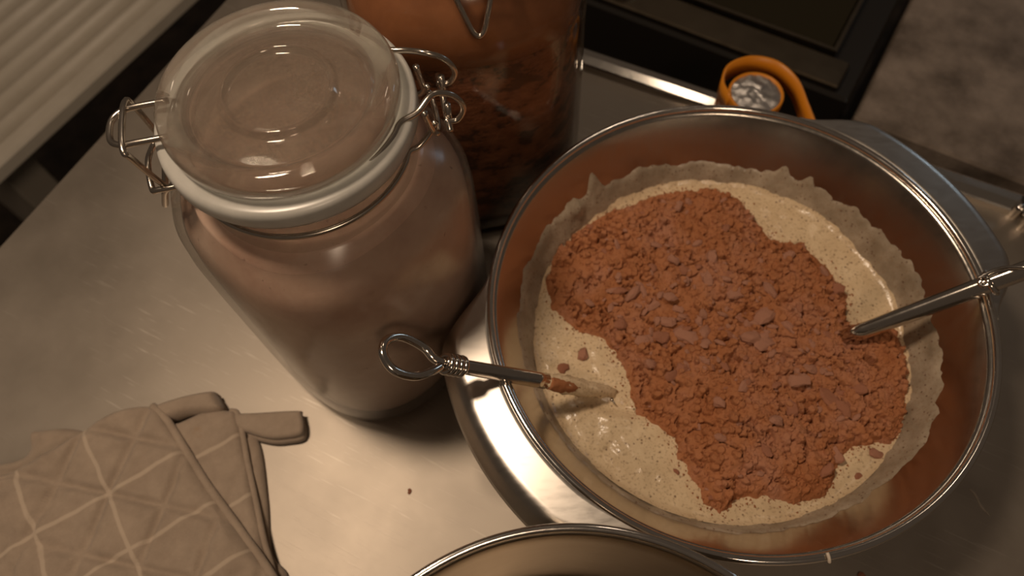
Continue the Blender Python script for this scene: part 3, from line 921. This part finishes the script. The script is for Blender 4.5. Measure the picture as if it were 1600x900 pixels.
def build_spoon(collar, entry, label, loop_side, shaft_r, loop_len, curl, taper=1.22):
    C0 = Vector(collar); E0 = Vector(entry)
    root = empty('spoon', C0)
    tag(root, label, 'spoon', 'spoons in the batter')
    d, s, u = frame(E0 - C0)
    Ls = (E0 - C0).length
    O = Vector((0, 0, 0))
    ext = 0.045 if curl else 0.0
    pts = [O + d * (-ext + (Ls + ext) * k / 10) for k in range(11)]
    rad = [shaft_r * (1 + (taper - 1) * k / 10) for k in range(11)]
    link('shaft', *tube(pts, shaft_r, 20, radii=rad, flat=0.8), M_CHROME, root)
    d2, s2, u2 = frame(d + Vector((0, 0, -0.28)))
    spoon_bowl(O + d * (Ls + (0.054 if not curl else 0.004)), d2, s2, u2, M_CHROME, root, 0.036)
    # coils of wire round the shaft end
    for k in range(1 if curl else 4):
        c0 = O + d * (0.0006 + 0.0030 * k)
        ring = []
        rr = shaft_r * 1.12
        for j in range(24):
            a = 2 * math.pi * j / 24
            ring.append(c0 + s * (rr * math.cos(a)) + u * (rr * math.sin(a)) + d * (0.0010 * math.sin(a)))
        link('wire_coil', *tube(ring, 0.0015, 10, True), M_CHROME, root)
    # loop of thick wire
    ls = loop_side
    lp = [O + d * 0.004, O - d * 0.006 + s * 0.0015 * ls, O - d * loop_len * 0.35 + s * 0.0070 * ls, O - d * loop_len * 0.70 + s * 0.0105 * ls, O - d * loop_len * 0.95 + s * 0.0065 * ls,
          O - d * loop_len * 1.0 - s * 0.0010 * ls, O - d * loop_len * 0.85 - s * 0.0080 * ls, O - d * loop_len * 0.55 - s * 0.0100 * ls + u * 0.001, O - d * loop_len * 0.28 - s * 0.0065 * ls + u * 0.002, O - d * loop_len * 0.12 - s * 0.0030 * ls + u * 0.002]
    if not curl:
        link('loop', *tube(smooth_path(lp, 8), 0.0023, 14), M_CHROME, root)
    if curl:
        cu = []
        for j in range(15):
            a = j / 14 * 2.1 * math.pi
            q = 0.0012 + 0.0022 * j / 14
            cu.append(O + d * 0.004 + u * (shaft_r * 0.9 + 0.0012) + s * (q * math.cos(a)) + d * (q * math.sin(a)))
        cu += [O - d * 0.004 + s * 0.004 + u * (shaft_r + 0.001), O - d * 0.012 + s * 0.0015 + u * (shaft_r + 0.0025), O - d * 0.020 - s * 0.003 + u * (shaft_r + 0.002), O - d * 0.026 - s * 0.004 + u * 0.001]
        link('wire_curl', *tube(smooth_path(cu, 5), 0.0011, 10), M_CHROME, root)
    return root, d, s, u, Ls


r1, d, s, u, Ls = build_spoon((-0.0371, 0.1388, 0.1290), (0.0150, 0.1415, 0.0835), 'steel spoon with empty wire loop lying over the left bowl handle', -1, 0.0040, 0.036, False)
# batter and cocoa clinging to the lower shaft of the left spoon
def coat(name, q0, q1, r0, mat, amp, seed, offs=(0, 0)):
    P = []; R_ = []
    for k in range(15):
        q = k / 14
        P.append(d * (q0 + (q1 - q0) * q) + s * offs[0] + u * offs[1])
        R_.append(r0 * (0.75 + 0.35 * math.sin(math.pi * q)) * (1 - 0.35 * q))
    v, f = tube(P, r0, 20, radii=R_, flat=0.8)
    v = [p + (p - d * p.dot(d)).normalized() * (amp * float(fbm(p.x * 420 + seed, (p.y + p.z) * 420, seed, 3))) for p in map(Vector, v)]
    return link(name, v, f, mat, r1)
coat('batter_coating', Ls - 0.001, Ls + 0.058, 0.0060, M_BATTER, 0.004, 3)
coat('cocoa_coating', Ls + 0.001, Ls + 0.024, 0.0046, M_COCOA, 0.003, 8, (0.0016, 0.0012))
build_spoon((0.2655, 0.1698, 0.1090), (0.1990, 0.1630, 0.0590), 'steel spoon with curled wire resting on the right rim, tip in the cocoa', 1, 0.0056, 0.040, True, 0.95)

# ---------------------------------------------------------------- pot at the bottom of the picture
PZ = 0.177
pt = empty('steel_pot', (0.0085, -0.0624, 0.0))
tag(pt, 'empty deep stainless steel pot in front of the mixing bowl', 'pot')
pp = [(0.0001, 0.003), (0.095, 0.003), (0.102, 0.006), (0.1055, 0.013), (0.1060, 0.03), (0.1060, 0.16), (0.1068, 0.1725), (0.1085, 0.1762)]
po_ = [(0.1078, 0.172), (0.1070, 0.16), (0.1070, 0.03), (0.1065, 0.012), (0.103, 0.0045), (0.095, 0.0005), (0.0001, 0.0005)]
link('pot_wall', *lathe(pp + po_, 160), M_POT, pt)
rp = [(0.1076, 0.1745), (0.1082, 0.1764), (0.1096, 0.1772), (0.1110, 0.1764), (0.1114, 0.1745), (0.1106, 0.1730), (0.1085, 0.1732)]
link('rim', *lathe(rp, 180, closed=True), M_RIM, pt)

# ---------------------------------------------------------------- oven mitt
MO = Vector((-0.2610, 0.1120, 0.0)); MA = math.radians(29.5)
mt = empty('oven_mitt', MO, MA)
tag(mt, 'beige quilted oven mitt with cream check lines, folded on the counter', 'oven mitt')
ca, sa = math.cos(-MA), math.sin(-MA)


def to_local(p):
    x, y = p[0] - MO.x, p[1] - MO.y
    return (x * ca - y * sa, x * sa + y * ca)


def pad(name, outline, z0, T, mat, quilt=0.0, edge=0.006, seed=0, rings=44, wr=0.003, center=None, parent=None, tilt=(0, 0)):
    L = [to_local(p) for p in outline]
    n = len(L)
    # resample evenly with rounded corners
    dense = smooth_path([(p[0], p[1], 0) for p in L], 10, True)
    B = np.array([(p.x, p.y) for p in dense])
    c0 = np.array(to_local(center)) if center else B.mean(0)
    poly = [tuple(p) for p in B]
    V = []
    nb = len(B)
    for i in range(rings + 1):
        q = 1 - (1 - i / rings) ** 1.0
        q = (i / rings) ** 1.6           # dense near the boundary
        P = B + (c0 - B) * q
        sd = np.maximum(signed_dist(P[:, 0], P[:, 1], poly), 0) if i > 0 else np.zeros(nb)
        prof_ = np.sqrt(np.clip(1 - (1 - np.minimum(sd / edge, 1)) ** 2, 0, 1))
        z = z0 + T * 0.35 + T * 0.65 * prof_
        if quilt:
            u_ = (P[:, 0] + P[:, 1]) / 0.052; v_ = (P[:, 0] - P[:, 1]) / 0.052
            g = np.minimum(np.abs(u_ - np.round(u_)), np.abs(v_ - np.round(v_)))
            z = z - quilt * np.exp(-(g / 0.075) ** 2) * prof_
        z = z + wr * fbm(P[:, 0] * 38 + seed, P[:, 1] * 38 + seed * 3, seed, 3) * prof_
        z = z + tilt[0] * (P[:, 0] - c0[0]) + tilt[1] * (P[:, 1] - c0[1])
        V += list(zip(P[:, 0], P[:, 1], z))
    Fc = []
    for i in range(rings - 1):
        for k in range(nb):
            l = (k + 1) % nb
            Fc.append((i * nb + k, i * nb + l, (i + 1) * nb + l, (i + 1) * nb + k))
    ci = len(V); V.append((c0[0], c0[1], V[(rings - 1) * nb][2]))
    for k in range(nb):
        Fc.append(((rings - 1) * nb + k, (rings - 1) * nb + (k + 1) % nb, ci))
    # side skirt and underside
    b0 = len(V)
    V += [(p[0], p[1], z0 + tilt[0] * (p[0] - c0[0]) + tilt[1] * (p[1] - c0[1])) for p in B]
    for k in range(nb):
        l = (k + 1) % nb
        Fc.append((k, b0 + k, b0 + l, l))
    ci = len(V); V.append((c0[0], c0[1], z0))
    for k in range(nb):
        Fc.append((b0 + (k + 1) % nb, b0 + k, ci))
    # drop the unused inner ring
    return link(name, V, Fc, mat, parent or mt), dense


TOP = [(-0.3917, 0.1223), (-0.3331, 0.1307), (-0.3051, 0.1441), (-0.289, 0.1547), (-0.2686, 0.1664), (-0.2453, 0.1685), (-0.234, 0.1576), (-0.2175, 0.1348), (-0.2018, 0.113), (-0.1806, 0.0868), (-0.1575, 0.0577), (-0.1469, 0.0382), (-0.1589, 0.0061), (-0.2679, 0.0135), (-0.3653, 0.0366)]
UND = [(-0.3665, 0.1273), (-0.3314, 0.1447), (-0.3315, 0.1599), (-0.3243, 0.1624), (-0.3013, 0.1614), (-0.2617, 0.1487), (-0.2187, 0.1454), (-0.186, 0.1493), (-0.175, 0.1411), (-0.1668, 0.1041), (-0.1617, 0.072), (-0.1505, 0.0579), (-0.1473, 0.0355), (-0.2014, 0.0121), (-0.32, 0.0407)]
MID = [(-0.2336, 0.1561), (-0.2263, 0.1581), (-0.2096, 0.1643), (-0.195, 0.1635), (-0.189, 0.1587), (-0.18, 0.1273), (-0.1722, 0.1014), (-0.1649, 0.077), (-0.1579, 0.0589), (-0.1536, 0.0426), (-0.1713, 0.0301), (-0.1974, 0.0599), (-0.2245, 0.1153), (-0.235, 0.145)]
CUF = [(-0.2465, 0.169), (-0.2311, 0.1749), (-0.2079, 0.178), (-0.2032, 0.174), (-0.1984, 0.1652), (-0.2039, 0.1621), (-0.2209, 0.1621), (-0.2328, 0.1596), (-0.2398, 0.1615)]
LOO = [(-0.1996, 0.1592), (-0.1761, 0.1591), (-0.1496, 0.1584), (-0.146, 0.1559), (-0.1448, 0.1428), (-0.1577, 0.1404), (-0.1678, 0.1412), (-0.1812, 0.1456), (-0.1945, 0.1519)]
pad('back_layer', UND, 0.0, 0.008, M_CLOTHPLAIN, 0.001, 0.006, 3, center=(-0.245, 0.085))
pad('inner_layer', MID, 0.0075, 0.0075, M_CLOTHIN, 0.0008, 0.005, 5, center=(-0.195, 0.100))
pad('cuff_fold', CUF, 0.004, 0.014, M_CLOTHPLAIN, 0, 0.005, 7, rings=20)
pad('hanging_loop', LOO, 0.002, 0.0055, M_CLOTHPLAIN, 0, 0.003, 9, rings=20, wr=0.001)
pad('hanging_loop', [(p[0] * 0.98 - 0.003, p[1] + 0.002) for p in LOO], 0.0072, 0.0055, M_CLOTHPLAIN, 0, 0.003, 10, rings=20, wr=0.001)
_, dn = pad('front_layer', TOP, 0.0125, 0.0105, M_CLOTH, 0.0034, 0.008, 11, center=(-0.255, 0.085), wr=0.011, rings=90)
edge_pts = [to_local(p) for p in TOP[5:12]]
link('edge_binding', *tube(smooth_path([(p[0] + 0.0008, p[1] + 0.0003, 0.0165) for p in edge_pts], 8), 0.0028, 10), M_CLOTHPLAIN, mt)
edge_pts = [to_local(p) for p in MID[3:10]]
link('edge_binding', *tube(smooth_path([(p[0] + 0.0006, p[1], 0.0100) for p in edge_pts], 8), 0.0022, 10), M_CLOTHPLAIN, mt)

# ---------------------------------------------------------------- orange cap with foil top and strap
cp = empty('strap_cap', (0.2000, 0.3800, 0.0))
cp.scale = (1.18, 1.18, 1.0)
tag(cp, 'orange plastic cap with crumpled foil top and curling strap behind the bowl', 'cap')
cv, cf = lathe([(0.0001, 0.0), (0.0165, 0.0), (0.0172, 0.002), (0.0172, 0.026), (0.0180, 0.028), (0.0180, 0.034), (0.0172, 0.0355), (0.0160, 0.034), (0.0158, 0.031), (0.0001, 0.031)], 48)
link('cap_body', cv, cf, M_ORANGE, cp)
V = []
NRf, NAf = 16, 48
for i in range(NRf + 1):
    rr = 0.0160 * (i + 0.01) / NRf
    for k in range(NAf):
        a = 2 * math.pi * k / NAf
        x, y = rr * math.cos(a), rr * math.sin(a)
        V.append((x, y, 0.0335 + 0.0045 * float(abs(fbm(x * 95 + 5, y * 95 + 2, 41, 3))) + 0.0010 * (1 - (i / NRf) ** 2)))
Fc = [(i * NAf + k, i * NAf + (k + 1) % NAf, (i + 1) * NAf + (k + 1) % NAf, (i + 1) * NAf + k) for i in range(NRf) for k in range(NAf)]
Fc.append(tuple(range(NAf - 1, -1, -1)))
link('foil_top', V, Fc, M_FOIL, cp)
sp_ = smooth_path([(-0.0178, -0.002, 0), (-0.0195, 0.012, 0), (-0.012, 0.027, 0), (0.005, 0.034, 0), (0.022, 0.029, 0), (0.032, 0.014, 0), (0.0345, -0.006, 0), (0.0365, -0.022, 0), (0.0410, -0.036, 0)], 6)
V = []; Fc = []
for i, p in enumerate(sp_):
    a = sp_[max(0, i - 1)]; b = sp_[min(len(sp_) - 1, i + 1)]
    tn = (b - a).normalized(); nn = Vector((-tn.y, tn.x, 0))
    q = i / (len(sp_) - 1)
    zl_, zh_ = 0.019 - 0.016 * q, 0.037 - 0.014 * q
    for (oo, z) in ((0.0008, zl_), (0.0008, zh_), (-0.0008, zh_), (-0.0008, zl_)):
        V.append(p + nn * oo + Vector((0, 0, z)))
for i in range(len(sp_) - 1):
    for k in range(4):
        l = (k + 1) % 4
        Fc.append((i * 4 + k, i * 4 + l, (i + 1) * 4 + l, (i + 1) * 4 + k))
e = (len(sp_) - 1) * 4
Fc += [(3, 2, 1, 0), (e, e + 1, e + 2, e + 3)]
link('strap', V, Fc, M_ORANGE, cp)
